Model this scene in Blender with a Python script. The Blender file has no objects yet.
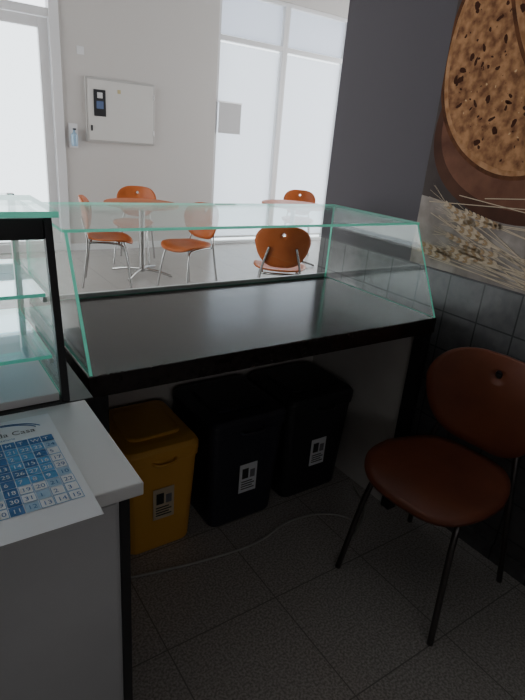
import bpy, bmesh, math, random
from mathutils import Vector, Matrix
random.seed(4)
S=bpy.context.scene; C=S.collection
# ---------------- materials ----------------
def mat(name,col,rough=.5,metal=0,spec=.5,noise=None,bump=None,coat=0):
    m=bpy.data.materials.new(name); m.use_nodes=True; nt=m.node_tree; b=nt.nodes['Principled BSDF']
    b.inputs['Base Color'].default_value=(*col,1); b.inputs['Roughness'].default_value=rough
    b.inputs['Metallic'].default_value=metal; b.inputs['Specular IOR Level'].default_value=spec
    b.inputs['Coat Weight'].default_value=coat
    if noise:
        col2,scale,det=noise
        tc=nt.nodes.new('ShaderNodeTexCoord'); n=nt.nodes.new('ShaderNodeTexNoise'); n.inputs['Scale'].default_value=scale; n.inputs['Detail'].default_value=det
        r=nt.nodes.new('ShaderNodeValToRGB'); r.color_ramp.elements[0].position=.35; r.color_ramp.elements[1].position=.65
        r.color_ramp.elements[0].color=(*col,1); r.color_ramp.elements[1].color=(*col2,1)
        nt.links.new(tc.outputs['Object'],n.inputs['Vector']); nt.links.new(n.outputs['Fac'],r.inputs['Fac']); nt.links.new(r.outputs['Color'],b.inputs['Base Color'])
    if bump:
        sc,st=bump
        tc=nt.nodes.new('ShaderNodeTexCoord'); n=nt.nodes.new('ShaderNodeTexNoise'); n.inputs['Scale'].default_value=sc
        bp=nt.nodes.new('ShaderNodeBump'); bp.inputs['Strength'].default_value=st; bp.inputs['Distance'].default_value=.002
        nt.links.new(tc.outputs['Object'],n.inputs['Vector']); nt.links.new(n.outputs['Fac'],bp.inputs['Height']); nt.links.new(bp.outputs['Normal'],b.inputs['Normal'])
    return m
def tilemat(name,c1,c2,grout,sx,sy,ox,oy,ax1,ax2,gw,rough,nscale):
    m=bpy.data.materials.new(name); m.use_nodes=True; nt=m.node_tree; b=nt.nodes['Principled BSDF']; L=nt.links
    g=nt.nodes.new('ShaderNodeNewGeometry'); sp=nt.nodes.new('ShaderNodeSeparateXYZ'); L.new(g.outputs['Position'],sp.inputs[0])
    def line(ax,s,o):
        a=nt.nodes.new('ShaderNodeMath'); a.operation='SUBTRACT'; L.new(sp.outputs[ax],a.inputs[0]); a.inputs[1].default_value=o
        d=nt.nodes.new('ShaderNodeMath'); d.operation='PINGPONG'; L.new(a.outputs[0],d.inputs[0]); d.inputs[1].default_value=s/2
        l=nt.nodes.new('ShaderNodeMath'); l.operation='LESS_THAN'; L.new(d.outputs[0],l.inputs[0]); l.inputs[1].default_value=gw/2
        return l
    l1=line(ax1,sx,ox); l2=line(ax2,sy,oy)
    mx=nt.nodes.new('ShaderNodeMath'); mx.operation='MAXIMUM'; L.new(l1.outputs[0],mx.inputs[0]); L.new(l2.outputs[0],mx.inputs[1])
    n=nt.nodes.new('ShaderNodeTexNoise'); n.inputs['Scale'].default_value=nscale; n.inputs['Detail'].default_value=4; L.new(g.outputs['Position'],n.inputs['Vector'])
    r=nt.nodes.new('ShaderNodeValToRGB'); r.color_ramp.elements[0].position=.38; r.color_ramp.elements[1].position=.62
    r.color_ramp.elements[0].color=(*c1,1); r.color_ramp.elements[1].color=(*c2,1); L.new(n.outputs['Fac'],r.inputs['Fac'])
    mix=nt.nodes.new('ShaderNodeMixRGB'); L.new(mx.outputs[0],mix.inputs['Fac']); L.new(r.outputs['Color'],mix.inputs['Color1']); mix.inputs['Color2'].default_value=(*grout,1)
    L.new(mix.outputs['Color'],b.inputs['Base Color']); b.inputs['Roughness'].default_value=rough
    bp=nt.nodes.new('ShaderNodeBump'); bp.invert=True; bp.inputs['Strength'].default_value=.3; bp.inputs['Distance'].default_value=.002
    L.new(mx.outputs[0],bp.inputs['Height']); L.new(bp.outputs['Normal'],b.inputs['Normal'])
    return m
def glassmat(name,tint=(.965,.985,.98),boost=.85,base=.035):
    m=bpy.data.materials.new(name); m.use_nodes=True; nt=m.node_tree; nt.nodes.clear(); L=nt.links
    o=nt.nodes.new('ShaderNodeOutputMaterial'); t=nt.nodes.new('ShaderNodeBsdfTransparent'); t.inputs[0].default_value=(*tint,1)
    g=nt.nodes.new('ShaderNodeBsdfGlossy'); g.inputs['Roughness'].default_value=.02; g.inputs['Color'].default_value=(.92,.98,.97,1)
    f=nt.nodes.new('ShaderNodeLayerWeight'); f.inputs['Blend'].default_value=.5
    pw=nt.nodes.new('ShaderNodeMath'); pw.operation='POWER'; pw.inputs[1].default_value=5
    mu=nt.nodes.new('ShaderNodeMath'); mu.operation='MULTIPLY_ADD'; mu.inputs[1].default_value=boost*.9; mu.inputs[2].default_value=base; mu.use_clamp=True
    x=nt.nodes.new('ShaderNodeMixShader'); L.new(f.outputs['Facing'],pw.inputs[0]); L.new(pw.outputs[0],mu.inputs[0]); L.new(mu.outputs[0],x.inputs[0]); L.new(t.outputs[0],x.inputs[1]); L.new(g.outputs[0],x.inputs[2]); L.new(x.outputs[0],o.inputs[0])
    return m
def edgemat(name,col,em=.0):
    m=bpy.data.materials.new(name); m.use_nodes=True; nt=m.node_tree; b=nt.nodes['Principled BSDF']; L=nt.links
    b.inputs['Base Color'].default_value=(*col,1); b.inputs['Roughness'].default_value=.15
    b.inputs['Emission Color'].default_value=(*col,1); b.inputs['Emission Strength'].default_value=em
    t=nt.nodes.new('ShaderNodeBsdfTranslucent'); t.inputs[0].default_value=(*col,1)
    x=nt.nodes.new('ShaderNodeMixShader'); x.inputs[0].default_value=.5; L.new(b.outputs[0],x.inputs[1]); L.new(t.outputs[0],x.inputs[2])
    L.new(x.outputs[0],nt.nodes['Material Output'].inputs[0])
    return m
def blindmat(name,col):
    m=bpy.data.materials.new(name); m.use_nodes=True; nt=m.node_tree; nt.nodes.clear(); L=nt.links
    o=nt.nodes.new('ShaderNodeOutputMaterial'); d=nt.nodes.new('ShaderNodeBsdfDiffuse'); d.inputs[0].default_value=(*col,1)
    t=nt.nodes.new('ShaderNodeBsdfTranslucent'); t.inputs[0].default_value=(*col,1)
    x=nt.nodes.new('ShaderNodeMixShader'); x.inputs[0].default_value=.6; L.new(d.outputs[0],x.inputs[1]); L.new(t.outputs[0],x.inputs[2]); L.new(x.outputs[0],o.inputs[0])
    return m
M_white=mat('white_plaster',(.50,.48,.455),.8,bump=(60,.15))
M_trim=mat('white_paint',(.64,.64,.64),.4)
M_ceil=mat('ceiling_paint',(.6,.6,.6),.9)
M_dark=mat('dark_wall_paint',(.076,.069,.079),.65,spec=.22,bump=(90,.1))
M_rear=mat('rear_wall_paint',(.2,.2,.2),.8)
M_floor=tilemat('granite_floor_tiles',(.25,.235,.22),(.46,.43,.405),(.19,.18,.17),.4,.4,.56,-.137,0,1,.004,.26,140)
M_tile=tilemat('dark_wall_tiles',(.07,.069,.072),(.09,.089,.092),(.018,.018,.02),.15,.15,.05,.13,1,2,.006,.3,30)
M_black=mat('black_laminate',(.016,.012,.012),.17,noise=((.026,.020,.019),40,3))
M_blackm=mat('black_metal',(.018,.018,.02),.4)
M_glass=glassmat('clear_glass'); M_edge=edgemat('green_glass_edge_glow',(.22,.80,.60),.2)  # glass edges carry a slight emission, a painted-in green glow
M_shelf=glassmat('shelf_glass',(.70,.91,.98),2.0,.2)
M_alu=mat('aluminium',(.7,.7,.7),.4,.6)
M_chrome=mat('satin_steel',(.38,.37,.36),.25,1)
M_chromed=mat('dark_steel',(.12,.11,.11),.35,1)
M_wood=mat('orange_plywood',(.36,.09,.022),.4,spec=.2,noise=((.46,.125,.035),6,5))
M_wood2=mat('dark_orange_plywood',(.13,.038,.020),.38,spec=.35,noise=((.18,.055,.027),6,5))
M_lam=mat('white_laminate',(.68,.68,.68),.4)
M_body=mat('grey_laminate',(.42,.42,.43),.5,noise=((.48,.48,.49),3,4))
M_beige=mat('worn_beige_panel',(.48,.45,.43),.7,noise=((.56,.54,.51),4,5))
M_yel=mat('yellow_plastic',(.72,.37,.06),.45,bump=(150,.2))
M_bin=mat('dark_blue_plastic',(.026,.027,.040),.42,bump=(150,.2))
M_bin2=mat('black_plastic',(.024,.024,.028),.42,bump=(150,.2))
M_paper=mat('paper',(.80,.82,.85),.6)
M_ink=mat('black_ink',(.03,.03,.03),.6)
M_b1=mat('blue_ink',(.02,.14,.38),.6); M_b2=mat('mid_blue_ink',(.08,.32,.62),.6); M_b3=mat('pale_blue_ink',(.35,.53,.7),.6)
M_cable=mat('grey_cable',(.34,.33,.31),.5)
M_blind=blindmat('blind_fabric',(.80,.82,.87))
# ---------------- mesh helpers ----------------
def link(o,parent=None):
    C.objects.link(o)
    if parent: o.parent=parent
    return o
def empty(name,loc=(0,0,0),rz=0):
    o=bpy.data.objects.new(name,None); o.location=loc; o.rotation_euler=(0,0,rz); o.empty_display_size=.1; C.objects.link(o); return o
def mesh(name,vs,fs,m,parent=None,smooth=False,mods=None):
    me=bpy.data.meshes.new(name); me.from_pydata([tuple(v) for v in vs],[],fs); me.update()
    ms=m if isinstance(m,list) else [m]
    for q in ms: me.materials.append(q)
    if smooth:
        for p in me.polygons: p.use_smooth=True
    return link(bpy.data.objects.new(name,me),parent)
def bev(o,w,seg=2):
    if w:
        b=o.modifiers.new('bevel','BEVEL'); b.width=w; b.segments=seg; b.limit_method='ANGLE'
    return o
BF=[(0,3,2,1),(4,5,6,7),(0,1,5,4),(1,2,6,5),(2,3,7,6),(3,0,4,7)]
def box(name,a,b,m,parent=None,bv=0):
    x0,y0,z0=a; x1,y1,z1=b
    vs=[(x0,y0,z0),(x1,y0,z0),(x1,y1,z0),(x0,y1,z0),(x0,y0,z1),(x1,y0,z1),(x1,y1,z1),(x0,y1,z1)]
    return bev(mesh(name,vs,BF,m,parent),bv)
def hexa(name,vs,m,parent=None,bv=0):
    return bev(mesh(name,vs,BF,m,parent),bv)
def slab(name,poly,n,th,parent,mface=None,medge=None):
    n=Vector(n).normalized()*th; P=[Vector(p) for p in poly]; k=len(P)
    vs=P+[p+n for p in P]
    fs=[tuple(range(k))[::-1],tuple(range(k,2*k))]+[(i,(i+1)%k,k+(i+1)%k,k+i) for i in range(k)]
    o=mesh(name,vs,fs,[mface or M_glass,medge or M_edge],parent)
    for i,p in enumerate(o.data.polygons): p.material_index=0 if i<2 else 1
    bm=bmesh.new(); bm.from_mesh(o.data); bmesh.ops.recalc_face_normals(bm,faces=bm.faces); bm.to_mesh(o.data); bm.free()
    return o
def tube(name,pts,r,m,parent=None,sm=3,seg=10):
    P=[Vector(p) for p in pts]
    for _ in range(sm):
        Q=[P[0]]
        for i in range(len(P)-1):
            Q+=[P[i]*.75+P[i+1]*.25,P[i]*.25+P[i+1]*.75]
        Q.append(P[-1]); P=Q
    vs=[];fs=[];u=None
    for i,p in enumerate(P):
        t=(P[min(i+1,len(P)-1)]-P[max(i-1,0)]).normalized()
        if u is None: u=t.orthogonal().normalized()
        u=(u-t*u.dot(t)).normalized(); w=t.cross(u)
        for k in range(seg):
            a=2*math.pi*k/seg; vs.append(p+u*r*math.cos(a)+w*r*math.sin(a))
    for i in range(len(P)-1):
        for k in range(seg):
            fs.append((i*seg+k,i*seg+(k+1)%seg,(i+1)*seg+(k+1)%seg,(i+1)*seg+k))
    fs.append(tuple(range(seg))[::-1]); fs.append(tuple(range((len(P)-1)*seg,len(P)*seg)))
    return mesh(name,vs,fs,m,parent,True)
def lathe(name,prof,m,parent=None,seg=40,loc=(0,0,0)):
    vs=[];fs=[]
    for r,z in prof:
        for k in range(seg):
            a=2*math.pi*k/seg; vs.append((loc[0]+r*math.cos(a),loc[1]+r*math.sin(a),loc[2]+z))
    for i in range(len(prof)-1):
        for k in range(seg): fs.append((i*seg+k,i*seg+(k+1)%seg,(i+1)*seg+(k+1)%seg,(i+1)*seg+k))
    fs.append(tuple(range(seg))[::-1]); fs.append(tuple(range((len(prof)-1)*seg,len(prof)*seg)))
    o=mesh(name,vs,fs,m,parent); bev(o,.002); return o
# ---------------- room ----------------
FW=5.45; RX=1.41; H=3.4
box('floor',(-2.7,-2.7,-.1),(6.7,5.7,0),M_floor)
box('ceiling',(-2.7,-2.7,H),(6.7,5.7,H+.1),M_ceil)
e=empty('wall_far')
box('wall_left_part',(-2.6,FW,0),(.0,FW+.2,H),M_white,e)
box('wall_mid_part',(1.40,FW,0),(3.34,FW+.2,H),M_white,e)
box('wall_lintel_door',(.0,FW,3.05),(1.40,FW+.2,H),M_white,e)
box('wall_lintel_window',(3.34,FW,3.15),(6.6,FW+.2,H),M_white,e)
box('baseboard_far',(1.40,FW-.012,0),(3.34,FW,.08),M_trim)
e=empty('wall_left')
box('part_a',(-2.7,-2.6,0),(-2.6,2.2,H),M_white,e); box('part_b',(-2.7,2.2,0),(-2.6,5.65,.3),M_white,e)
box('part_c',(-2.7,2.2,2.9),(-2.6,5.65,H),M_white,e); box('part_d',(-2.7,5.3,.3),(-2.6,5.65,2.9),M_white,e)
e=empty('wall_end')
box('part_a',(6.6,-2.6,0),(6.7,1.2,H),M_white,e); box('part_b',(6.6,1.2,0),(6.7,5.65,.2),M_white,e)
box('part_c',(6.6,1.2,2.9),(6.7,5.65,H),M_white,e); box('part_d',(6.6,5.3,.2),(6.7,5.65,2.9),M_white,e)
box('wall_rear',(-2.7,-2.7,0),(6.7,-2.6,H),M_rear)
e=empty('wall_right')
box('tiled_dado',(RX,-2.6,0),(RX+.15,.835,1.03),M_tile,e)
box('painted_upper',(RX,-2.6,1.03),(RX+.15,.835,H),M_dark,e)
box('baseboard_right',(RX-.012,-2.6,0),(RX,.835,.07),M_tile)
d=empty('door_1')
def frame(parent,x0,x1,z0,z1,w,y0,y1,m):
    box('stile_l',(x0,y0,z0),(x0+w,y1,z1),m,parent,.004); box('stile_r',(x1-w,y0,z0),(x1,y1,z1),m,parent,.004)
    box('rail_top',(x0+w,y0,z1-w),(x1-w,y1,z1),m,parent,.004); box('rail_bottom',(x0+w,y0,z0),(x1-w,y1,z0+w),m,parent,.004)
frame(d,0.0,1.40,0,3.05,.10,FW-.03,FW+.1,M_trim)
box('transom_bar',(.1,FW-.02,2.46),(1.30,FW+.08,2.54),M_trim,d,.004)
frame(d,.11,1.29,.02,2.45,.10,FW+.0,FW+.06,M_trim)
box('door_glass',(.2,FW+.03,.1),(1.2,FW+.036,2.36),M_glass,d)
tube('pull_handle',[(.26,FW-.0,.95),(.26,FW-.06,.95),(.26,FW-.06,1.3),(.26,FW-.0,1.3)],.012,M_chrome,d,2)
for i,(x0,x1) in enumerate([(3.34,4.39),(4.39,5.49),(5.49,6.59)]):
    w=empty('window_%d'%(i+1))
    frame(w,x0,x1,0,3.15,.045,FW+.02,FW+.1,M_trim)
    box('transom',(x0+.045,FW+.02,2.58),(x1-.045,FW+.1,2.64),M_trim,w,.003)
    box('pane',(x0+.045,FW+.09,.05),(x1-.045,FW+.095,3.1),M_glass,w)
    b=empty('roller_blind')
    n=14; vs=[];fs=[]
    for k in range(n+1):
        z=.10+(2.56-.10)*k/n; y=FW+.07+.002*math.sin(k)
        vs+=[(x0+.05,y,z),(x1-.05,y,z)]
    for k in range(n): fs.append((2*k,2*k+1,2*k+3,2*k+2))
    mesh('fabric',vs,fs,M_blind,b,True)
    box('bottom_bar',(x0+.05,FW+.06,.08),(x1-.05,FW+.08,.11),M_trim,b,.003)
    bb=box('upper_fabric',(x0+.05,FW+.07,2.65),(x1-.05,FW+.072,3.1),M_blind,b)
    tube('pull_chain',[(x1-.07,FW+.05,2.5),(x1-.07,FW+.05,.9)],.003,M_trim,b,0,6)
sg=empty('notice_sign',(3.56,FW-.01,1.68))
box('sheet',(-.17,0,-.19),(.17,.006,.19),mat('grey_sign',(.5,.5,.5),.6),sg)
box('sign_rail',(-.18,-.004,.18),(.18,.012,.20),M_alu,sg,.002)
box('hanger_left',(-.22,.006,.185),(-.17,.02,.195),M_alu,sg)
p=empty('electrical_panel',(2.065,FW,1.61))
box('surround',(-.415,-.03,-.34),(.415,0,.34),mat('panel_rim',(.42,.41,.39),.4),p,.004)
box('panel_door',(-.395,-.042,-.32),(.395,-.03,.32),mat('panel_grey',(.56,.55,.52),.4),p,.004)
box('meter_window',(-.33,-.050,-.06),(-.19,-.042,.22),M_blackm,p,.01)
box('meter_face',(-.30,-.053,.02),(-.22,-.050,.10),mat('meter_blue',(.1,.14,.25),.2),p)
box('breaker_switch',(-.29,-.057,.13),(-.23,-.050,.19),M_alu,p,.003)
box('warning_label',(-.05,-.044,.2),(-.01,-.042,.24),mat('warn_yellow',(.45,.38,.2),.5),p)
box('door_latch',(-.37,-.05,-.22),(-.35,-.042,-.16),M_blackm,p,.002)
for zz in(-.2,.2): tube('hinge',[(.40,-.045,zz-.03),(.40,-.045,zz+.03)],.006,M_alu,p,0)
s=empty('hand_sanitizer_dispenser',(1.50,FW,1.33))
box('backplate',(-.05,-.01,-.14),(.05,0,.12),M_trim,s,.004)
lathe('bottle',[(.032,0),(.035,.02),(.035,.12),(.014,.15),(.012,.17)],mat('clear_blue',(.25,.38,.5),.2),s,20,(0,-.045,-.12))
box('pump_head',(-.012,-.09,.05),(.012,-.03,.07),M_blackm,s,.003)
sw=empty('light_switch',(1.62,FW,2.2)); box('plate',(-.04,-.008,-.04),(.04,0,.04),M_trim,sw,.003); box('rocker',(-.025,-.013,-.025),(.025,-.008,.025),M_trim,sw,.002)
# ---------------- display counter ----------------
L=1.311; D=.66; T=.88
k=empty('display_counter')
box('countertop',(0,0,T-.06),(L,D,T),M_black,k,.004)
box('leg_front_right',(L-.05,.005,0),(L-.005,.05,T-.06),M_blackm,k,.002)
box('leg_front_left',(.005,.005,0),(.05,.05,T-.06),M_blackm,k,.002)
box('side_panel_right',(L-.035,.05,.0),(L-.01,D-.02,T-.06),M_beige,k)
box('side_panel_left',(.01,.05,.0),(.035,D-.02,T-.06),M_blackm,k)
box('back_panel',(.035,D-.03,.0),(L-.035,D-.012,T-.06),M_beige,k)
box('rear_channel',(.0,D-.014,T),(L,D-.0,T+.016),M_alu,k,.002)
g=.008; GT=1.20; F=.165
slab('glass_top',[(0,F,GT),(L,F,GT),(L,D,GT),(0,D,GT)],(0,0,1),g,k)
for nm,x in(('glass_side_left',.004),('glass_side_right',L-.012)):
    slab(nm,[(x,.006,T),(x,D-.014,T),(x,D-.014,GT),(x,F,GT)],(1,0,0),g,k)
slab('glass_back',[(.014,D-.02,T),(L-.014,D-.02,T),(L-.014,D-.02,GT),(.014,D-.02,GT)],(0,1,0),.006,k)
# ---------------- pastry display case ----------------
c=empty('pastry_display_case')
X0,X1=-1.35,-.07; Y0,Y1=-.10,.36
box('cabinet',(X0,Y0+.01,0),(-.015,Y1,.855),M_blackm,c,.003)
box('cabinet_top',(X0,Y0-.004,.856),(-.02,Y1,.880),M_blackm,c,.002)
box('deck',(X0+.02,Y0+.01,.881),(X1-.02,Y1-.02,.90),M_lam,c,.002)
def inc(z): return Y0+.065*(z-.88)/.41
for x in(X1-.016,X0):
    hexa('front_post',[(x,Y0,.881),(x+.016,Y0,.881),(x+.016,Y0+.02,.881),(x,Y0+.02,.881),(x,inc(1.27),1.27),(x+.016,inc(1.27),1.27),(x+.016,inc(1.27)+.02,1.27),(x,inc(1.27)+.02,1.27)],M_blackm,c,.001)
    box('rear_post',(x,Y1-.02,.881),(x+.016,Y1,1.27),M_alu,c,.001)
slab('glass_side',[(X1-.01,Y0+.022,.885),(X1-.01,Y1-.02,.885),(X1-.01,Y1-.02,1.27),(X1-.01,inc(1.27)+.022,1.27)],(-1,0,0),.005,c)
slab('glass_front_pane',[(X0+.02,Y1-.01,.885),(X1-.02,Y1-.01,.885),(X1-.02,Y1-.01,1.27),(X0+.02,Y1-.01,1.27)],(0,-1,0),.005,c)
box('header_bar',(X0+.016,inc(1.25),1.225),(X1-.016,inc(1.25)+.03,1.268),M_blackm,c,.003)
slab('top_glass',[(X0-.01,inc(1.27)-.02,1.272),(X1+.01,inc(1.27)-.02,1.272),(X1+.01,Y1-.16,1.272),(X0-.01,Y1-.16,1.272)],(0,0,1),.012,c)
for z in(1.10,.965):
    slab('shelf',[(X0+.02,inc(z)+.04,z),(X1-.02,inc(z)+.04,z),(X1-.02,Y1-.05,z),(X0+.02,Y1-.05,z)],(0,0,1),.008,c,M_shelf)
    box('shelf_rail',(X1-.026,inc(z)+.04,z-.012),(X1-.017,Y1-.05,z-.001),M_alu,c)
# ---------------- service counter ----------------
w=empty('service_counter')
box('worktop',(-1.35,-.45,.853),(-.04,-.106,.88),M_lam,w,.003)
box('body',(-1.33,-.42,.06),(-.075,-.11,.852),M_body,w,.002)
box('plinth',(-1.33,-.39,0),(-.09,-.11,.06),M_blackm,w)
box('edge_strip',(-.0745,-.42,.02),(-.055,-.11,.852),M_blackm,w,.001)
for i,(a,b) in enumerate([(-.335,-.085),(-.60,-.34)]):
    box('door_panel_%d'%i,(a,-.436,.08),(b,-.42,.84),M_body,w,.002)
tube('bar_handle',[(-.37,-.436,.70),(-.37,-.46,.70),(-.37,-.46,.55),(-.37,-.436,.55)],.005,M_chrome,w,1)
cal=empty('paper_calendar',(-.277,-.32,.8815))
def cz(y): 
    return .0 if y>-.12 else -.0+ .10*(y+.12)**2*-1.5
def csheet(name,x0,x1,y0,y1,dz,m,n=10):
    vs=[];fs=[]
    for i in range(n+1):
        y=y0+(y1-y0)*i/n; vs+=[(x0,y,cz(y)+dz),(x1,y,cz(y)+dz)]
    for i in range(n): fs.append((2*i,2*i+1,2*i+3,2*i+2))
    return mesh(name,vs,fs,m,cal)
csheet('sheet',-.15,.15,-.18,.18,.0006,M_paper,20)
cw=.272/12; rh=.220/9
txt=[]
for r in range(9):
    for q in range(12):
        x=-.135+q*cw; y=.095-(r+1)*rh
        if r==0: mm=M_b1
        elif (q in (7,)) : mm=M_b1
        elif (q<11 and r<6): mm=M_b2 if (q+r)%4 else M_b1
        elif (r+q)%4==0: mm=M_b3
        else: mm=None
        if mm is None:
            csheet('day_frame',x+.0004,x+cw-.0004,y+.0004,y+rh-.0004,.0012,M_b2,1)
            csheet('day_cell',x+.0014,x+cw-.0014,y+.0014,y+rh-.0014,.0015,M_paper,1)
        else: csheet('day_cell',x+.0007,x+cw-.0007,y+.0007,y+rh-.0007,.0012,mm,1)
        txt.append((x+cw*.18,y+rh*.25,cz(y)+.0019,'%d'%((r*12+q)%31+1) if r else 'SMTWTFS'[q%7],M_paper if mm in(M_b1,M_b2) else M_b1,.015))
txt.append((-.02,.118,.0012,'O Pão da Casa',M_ink,.022)); txt.append((.0,.103,.0012,'padaria  pastelaria',M_b1,.010))
def text(name,body,size,loc,m,parent,rot=(0,0,0)):
    cu=bpy.data.curves.new(name,'FONT'); cu.body=body; cu.size=size
    o=bpy.data.objects.new(name,cu); C.objects.link(o); bpy.context.view_layer.update()
    me=bpy.data.meshes.new_from_object(o); bpy.data.objects.remove(o)
    me.materials.clear(); me.materials.append(m)
    o=bpy.data.objects.new(name,me); o.location=loc; o.rotation_euler=rot; link(o,parent); return o
for (x,y,z,b,m,sz) in txt: text('print',b,sz,(x,y,z),m,cal)
for rr in(.05,.056):
    pts=[(.05+rr*1.4*math.cos(t),.125+rr*.7*math.sin(t),.0012) for t in [math.pi*(.1+.08*i) for i in range(12)]]
    tube('logo_swirl',pts,.0009,M_b1,cal,1,6)
# ---------------- bins ----------------
def bin_(name,x0,x1,y0,y1,h,m,lm):
    cx=(x0+x1)/2; cy=(y0+y1)/2; e=empty(name,(cx,cy,0)); w=(x1-x0)/2; d=(y1-y0)/2
    def ring(sx,sy,z,r=.035,n=5):
        o=[]
        for (qx,qy,a0) in((1,1,0),(-1,1,90),(-1,-1,180),(1,-1,270)):
            for i in range(n+1):
                a=math.radians(a0+90*i/n); o.append((qx*(sx-r)+r*math.cos(a),qy*(sy-r)+r*math.sin(a),z))
        return o
    lv=[(w*.84,d*.86,.0),(w*.86,d*.88,.012),(w*.97,d*.97,h-.07),(w,d,h-.068),(w,d,h-.05),(w*.985,d*.985,h-.05)]
    def stack(nm,lv,mm):
        vs=[];fs=[];N=24
        for a in lv: vs+=ring(*a)
        for i in range(len(lv)-1):
            for j in range(N): fs.append((i*N+j,i*N+(j+1)%N,(i+1)*N+(j+1)%N,(i+1)*N+j))
        fs.append(tuple(range(N))[::-1]); fs.append(tuple(range((len(lv)-1)*N,len(lv)*N)))
        o=mesh(nm,vs,fs,mm,e); bev(o,.003); return o
    stack('body',lv,m)
    stack('lid',[(w*1.01,d*1.01,h-.05),(w*1.01,d*1.01,h-.02),(w*.95,d*.95,h-.004),(w*.8,d*.8,h)],m)
    stack('lid_flap',[(w*.7,d*.62,h),(w*.7,d*.62,h+.006),(w*.66,d*.58,h+.010)],m)
    box('label',(-.04+ (0),-d*.955-.006,.15),(.04,-d*.955-.004,.28),lm,e)
    box('label_print',(-.028,-d*.955-.0075,.215),(.0,-d*.955-.006,.26),M_ink,e)
    for q in range(4): box('label_line',(-.03,-d*.955-.0075,.165+q*.011),(.03-.01*(q%2),-d*.955-.006,.169+q*.011),M_ink,e)
    box('label_mark',(.008,-d*.955-.0075,.215),(.03,-d*.955-.006,.25),mat('mark',(.2,.2,.22),.5),e)
    tube('handle',[(-w*.3,-d-.001,h-.055),(-w*.25,-d-.02,h-.06),(w*.25,-d-.02,h-.06),(w*.3,-d-.001,h-.055)],.006,m,e,2)
    return e
bin_('recycling_bin',.175,.46,.25,.60,.45,M_yel,mat('label_faded',(.6,.5,.35),.6))
bin_('recycling_bin',.50,.84,.24,.60,.49,M_bin,M_paper)
bin_('recycling_bin',.865,1.22,.26,.60,.49,M_bin2,M_paper)
tube('power_cable',[(.06,.30,.006),(.12,.19,.006),(.25,.16,.006),(.41,.127,.006),(.654,.10,.006),(.82,.16,.006),(1.01,.12,.006),(1.1,.0,.006),(.95,-.08,.006),(1.18,.04,.006),(1.24,.2,.006)],.0045,M_cable,None,3,8)
# ---------------- chairs ----------------
def chair(loc,ang,m,mt):
    e=empty('dining_chair',loc,ang); N=48
    R=9; vs=[(0,0,.445)];fs=[]
    for r in range(1,R+1):
        f=r/R
        for kx in range(N):
            a=2*math.pi*kx/N; ca,sa=math.cos(a),math.sin(a); ex=.62
            x=.225*math.copysign(abs(ca)**ex,ca); y=.215*math.copysign(abs(sa)**ex,sa)
            if y<0: x*=1-.22*(-y/.215)
            x*=f;y*=f
            z=.445+.012*(abs(x)/.2)**2-(.025*max(0,(y-.10)/.1)**2)+.012*max(0,(-y-.1)/.1)
            vs.append((x,y,z))
    for kx in range(N): fs.append((0,1+kx,1+(kx+1)%N))
    for r in range(R-1):
        for kx in range(N): fs.append((1+r*N+kx,1+(r+1)*N+kx,1+(r+1)*N+(kx+1)%N,1+r*N+(kx+1)%N))
    o=mesh('seat',vs,fs,m,e,True); so=o.modifiers.new('s','SOLIDIFY'); so.thickness=.013; so.offset=1
    vs=[];fs=[];R=9; hc=.765
    for r in range(R+1):
        f=r/R
        for kx in range(N):
            a=2*math.pi*kx/N; ca,sa=math.cos(a),math.sin(a); ex=.6
            ox=.228*math.copysign(abs(ca)**ex,ca); oz=.665+.17*math.copysign(abs(sa)**.8,sa)
            ox*=1-.22*max(0,(.70-oz)/.2)
            hx,hz=.015*ca,hc+.015*sa
            x=hx+(ox-hx)*f; z=hz+(oz-hz)*f
            y=-.215-.16*(z-.515)+.055*(x/.2)**2
            vs.append((x,y,z))
    for r in range(R):
        for kx in range(N): fs.append((r*N+kx,(r+1)*N+kx,(r+1)*N+(kx+1)%N,r*N+(kx+1)%N))
    o=mesh('backrest',vs,fs,m,e,True); so=o.modifiers.new('s','SOLIDIFY'); so.thickness=.012; so.offset=0
    q=.0105
    for sgn,nm in((-1,'left'),(1,'right')):
        tube('rear_leg_'+nm,[(sgn*.20,-.25,0),(sgn*.17,-.19,.40),(sgn*.155,-.20,.5),(sgn*.11,-.243,.66)],q,mt,e)
        tube('front_leg_'+nm,[(sgn*.20,.20,0),(sgn*.165,.15,.37),(sgn*.15,.10,.430),(sgn*.15,-.17,.430)],q,mt,e)
    tube('cross_rail_front',[(-.15,.09,.428),(.15,.09,.428)],q,mt,e,0)
    tube('cross_rail_rear',[(-.16,-.17,.428),(.16,-.17,.428)],q,mt,e,0)
    return e
def table(loc,r):
    e=empty('cafe_table',loc)
    lathe('table_top',[(r-.006,.722),(r,.728),(r,.744),(r-.004,.75)],M_wood,e,56)
    lathe('column',[(.03,.03),(.03,.70),(.12,.705),(.12,.722)],M_chrome,e,24)
    for i in range(4):
        a=math.pi/4+i*math.pi/2; tube('foot_%d'%i,[(0,0,.06),(.18*math.cos(a),.18*math.sin(a),.05),(.34*math.cos(a),.34*math.sin(a),.015)],.015,M_chrome,e,2)
def face(dx,dy): return math.atan2(dy,dx)-math.pi/2
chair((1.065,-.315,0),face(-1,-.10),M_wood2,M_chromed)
chair((1.36,3.87,0),face(.812,-.30),M_wood,M_chrome)
chair((1.97,3.42,0),face(-1,-.35),M_wood,M_chrome)
chair((1.93,4.70,0),face(-.5,-.85),M_wood,M_chrome)
chair((2.34,2.40,0),face(.55,.83),M_wood,M_chrome)
chair((4.34,4.76,0),face(-.6,-.75),M_wood,M_chrome)
table((1.80,4.14,0),.38); table((3.78,4.15,0),.40)
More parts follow.
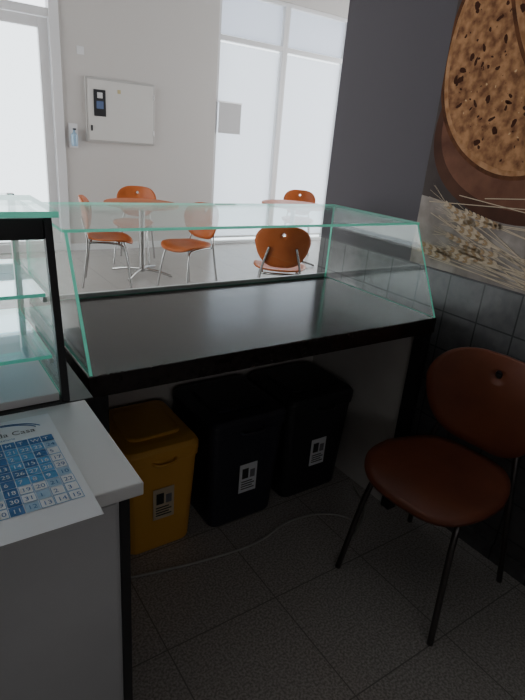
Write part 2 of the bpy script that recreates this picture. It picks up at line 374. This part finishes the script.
# ---------------- bread poster ----------------
po=empty('bread_poster',(RX-.001,0,0))
def decal(name,pts,lay,m,hole=None):
    x=-.002-.0004*lay
    return mesh(name,[(x,y,z) for y,z in pts],[tuple(range(len(pts)))],m,po)
def blob(cy,cz_,ry,rz,rot=0,wob=.03,n=64,seed=0):
    rnd=random.Random(seed); ph=[rnd.uniform(0,6) for _ in range(4)]; o=[]
    for i in range(n):
        a=2*math.pi*i/n; f=1+wob*(math.sin(2*a+ph[0])+.5*math.sin(3*a+ph[1])+.3*math.sin(5*a+ph[2]))
        y=ry*f*math.cos(a); z=rz*f*math.sin(a)
        o.append((cy+y*math.cos(rot)-z*math.sin(rot),cz_+y*math.sin(rot)+z*math.cos(rot)))
    return o
def pm(n,a,b,s,d=6): return mat(n,a,.75,spec=.12,noise=(b,s,d))
M_pbg=pm('poster_slate',(.045,.037,.036),(.08,.064,.06),5)
M_cloth=pm('poster_burlap',(.20,.175,.16),(.38,.335,.30),11,8)
M_crumb=pm('poster_crumb',(.15,.065,.03),(.42,.215,.10),32,10)
M_crust=pm('poster_crust',(.06,.022,.010),(.13,.05,.02),20)
M_crust2=pm('poster_crust_inner',(.26,.12,.05),(.44,.24,.12),30)
M_hole=mat('poster_crumb_hole',(.055,.022,.013),.85,spec=.08)
M_seed=mat('poster_seed',(.55,.36,.19),.85,spec=.08)
M_board=pm('poster_board',(.10,.042,.026),(.20,.09,.055),7)
M_rim=pm('poster_board_rim',(.055,.024,.016),(.09,.04,.025),7)
M_straw=mat('poster_straw',(.56,.46,.34),.85,spec=.08); M_grain=mat('poster_grain',(.38,.26,.15),.85,spec=.08)
ZB,ZT=1.035,2.95; YA,YB=.258,-2.0
box('board',(-.002,YB,ZB),(.0,YA,ZT),M_pbg,po)
decal('burlap',[(YA,ZB),(YA,1.30),(.15,1.29),(0,1.25),(-.2,1.28),(-.5,1.2),(-.9,1.3),(YB,1.25),(YB,ZB)][::-1],1,M_cloth)
def clipL(P): return [(min(y,YA),max(z,ZB)) for y,z in P]
decal('wood_board_rim',clipL(blob(-.20,1.60,.45,.35,-.25,.02,seed=3)),2,M_rim)
decal('wood_board',clipL(blob(-.20,1.62,.42,.325,-.25,.02,seed=3)),3,M_board)
def slice_(cy,cz0,ry,rz,rot,seed,lay):
    decal('slice_crust',clipL(blob(cy,cz0,ry,rz,rot,.03,seed=seed)),lay,M_crust)
    decal('slice_crust_inner',clipL(blob(cy,cz0,ry-.014,rz-.014,rot,.03,seed=seed)),lay+.5,M_crust2)
    decal('slice_crumb',clipL(blob(cy,cz0,ry-.030,rz-.030,rot,.04,seed=seed)),lay+1,M_crumb)
    rnd=random.Random(seed+9)
    for i in range(220):
        a=rnd.uniform(0,6.28); r=math.sqrt(rnd.random()); s_=rnd.choice((.002,.003,.004,.005,.008,.013))
        decal('crumb_hole',clipL(blob(cy+(ry-.06)*r*math.cos(a),cz0+(rz-.06)*r*math.sin(a),s_,s_*rnd.uniform(.4,.9),rnd.uniform(0,3),.2,9,i)),lay+2,M_hole if i%4 or s_>.006 else M_seed)
slice_(-.08,1.78,.35,.395,.12,1,4)
slice_(-.25,2.05,.33,.42,-.12,2,7)
rnd=random.Random(9)
for i in range(34):
    y0=rnd.uniform(.22,-.05); z0=rnd.uniform(1.07,1.34); ang=rnd.uniform(-.5,.2); ln=rnd.uniform(.35,.7)
    y1=y0-ln*math.cos(ang); z1=max(ZB+.01,z0+ln*math.sin(ang)); dy,dz=(y1-y0),(z1-z0); l=math.hypot(dy,dz); ny,nz=-dz/l*.0014,dy/l*.0014
    decal('straw',[(y0+ny,z0+nz),(y1+ny,z1+nz),(y1-ny,z1-nz),(y0-ny,z0-nz)],10+i%3,M_straw)
    if i%3==0:
        for q in range(9):
            f=q*.018/l
            for sg_ in(-1,1):
                cy=y0+dy*f+sg_*ny*3.5; cz2=z0+dz*f+sg_*nz*3.5
                a=math.atan2(dz,dy)+sg_*-.35
                decal('grain',clipL(blob(cy,cz2,.011,.0042,a,.0,10)),14,M_grain if q%2 else M_straw)
        for q in range(7):
            a=math.atan2(-dz,-dy)+rnd.uniform(-.35,.35); ll=rnd.uniform(.05,.1)
            P=[(y0,z0),(min(YA,y0+ll*math.cos(a)),z0+ll*math.sin(a)),(min(YA,y0+ll*math.cos(a)),z0+ll*math.sin(a)+.001),(y0,z0+.0012)]
            decal('awn',P,13,M_straw)
# ---------------- lights ----------------
W=bpy.data.worlds.new('World'); S.world=W; W.use_nodes=True
bg=W.node_tree.nodes['Background']; bg.inputs[0].default_value=(.90,.94,1,1); bg.inputs[1].default_value=3.8
def area(name,loc,rot,sx,sy,p,col=(1,1,1),parent=None):
    l=bpy.data.lights.new(name,'AREA'); l.shape='RECTANGLE'; l.size=sx; l.size_y=sy; l.energy=p; l.color=col
    o=bpy.data.objects.new(name,l); o.location=loc; o.rotation_euler=rot; C.objects.link(o)
    if parent: o.parent=parent
area('daylight_left_opening',(-2.75,3.75,1.6),(0,math.radians(-90),0),2.5,3.0,80,(1,.98,.95))
area('daylight_end_opening',(6.75,3.3,1.6),(0,math.radians(90),0),2.5,4.0,115,(1,.98,.96))
fl=empty('added_fill_light',(-.6,-2.6,1.3))  # unseen fill light with casing, added behind the camera to brighten the foreground
box('fill_light_housing',(-.65,0,-.25),(.65,.05,.25),M_trim,fl,.005)
area('fill_panel',(0,.056,0),(math.radians(90),0,0),1.2,.4,3.2,(1,.97,.95),fl)
# ---------------- camera ----------------
th=math.radians(21.7); ro=math.radians(5)
hx,hy=.584,.812; n_=math.hypot(hx,hy); hx/=n_; hy/=n_
fwd=Vector((hx*math.cos(th),hy*math.cos(th),-math.sin(th))); r0=Vector((hy,-hx,0)); u0=r0.cross(fwd)
xc=r0*math.cos(ro)+u0*math.sin(ro); yc=-r0*math.sin(ro)+u0*math.cos(ro); zc=-fwd
cd=bpy.data.cameras.new('camera'); co=bpy.data.objects.new('camera',cd); C.objects.link(co)
Mx=Matrix((xc,yc,zc)).transposed().to_4x4(); Mx.translation=Vector((-.334,-1.177,1.45)); co.matrix_world=Mx
cd.sensor_fit='HORIZONTAL'; cd.sensor_width=36; cd.lens=36*526/525; cd.clip_start=.02
S.camera=co
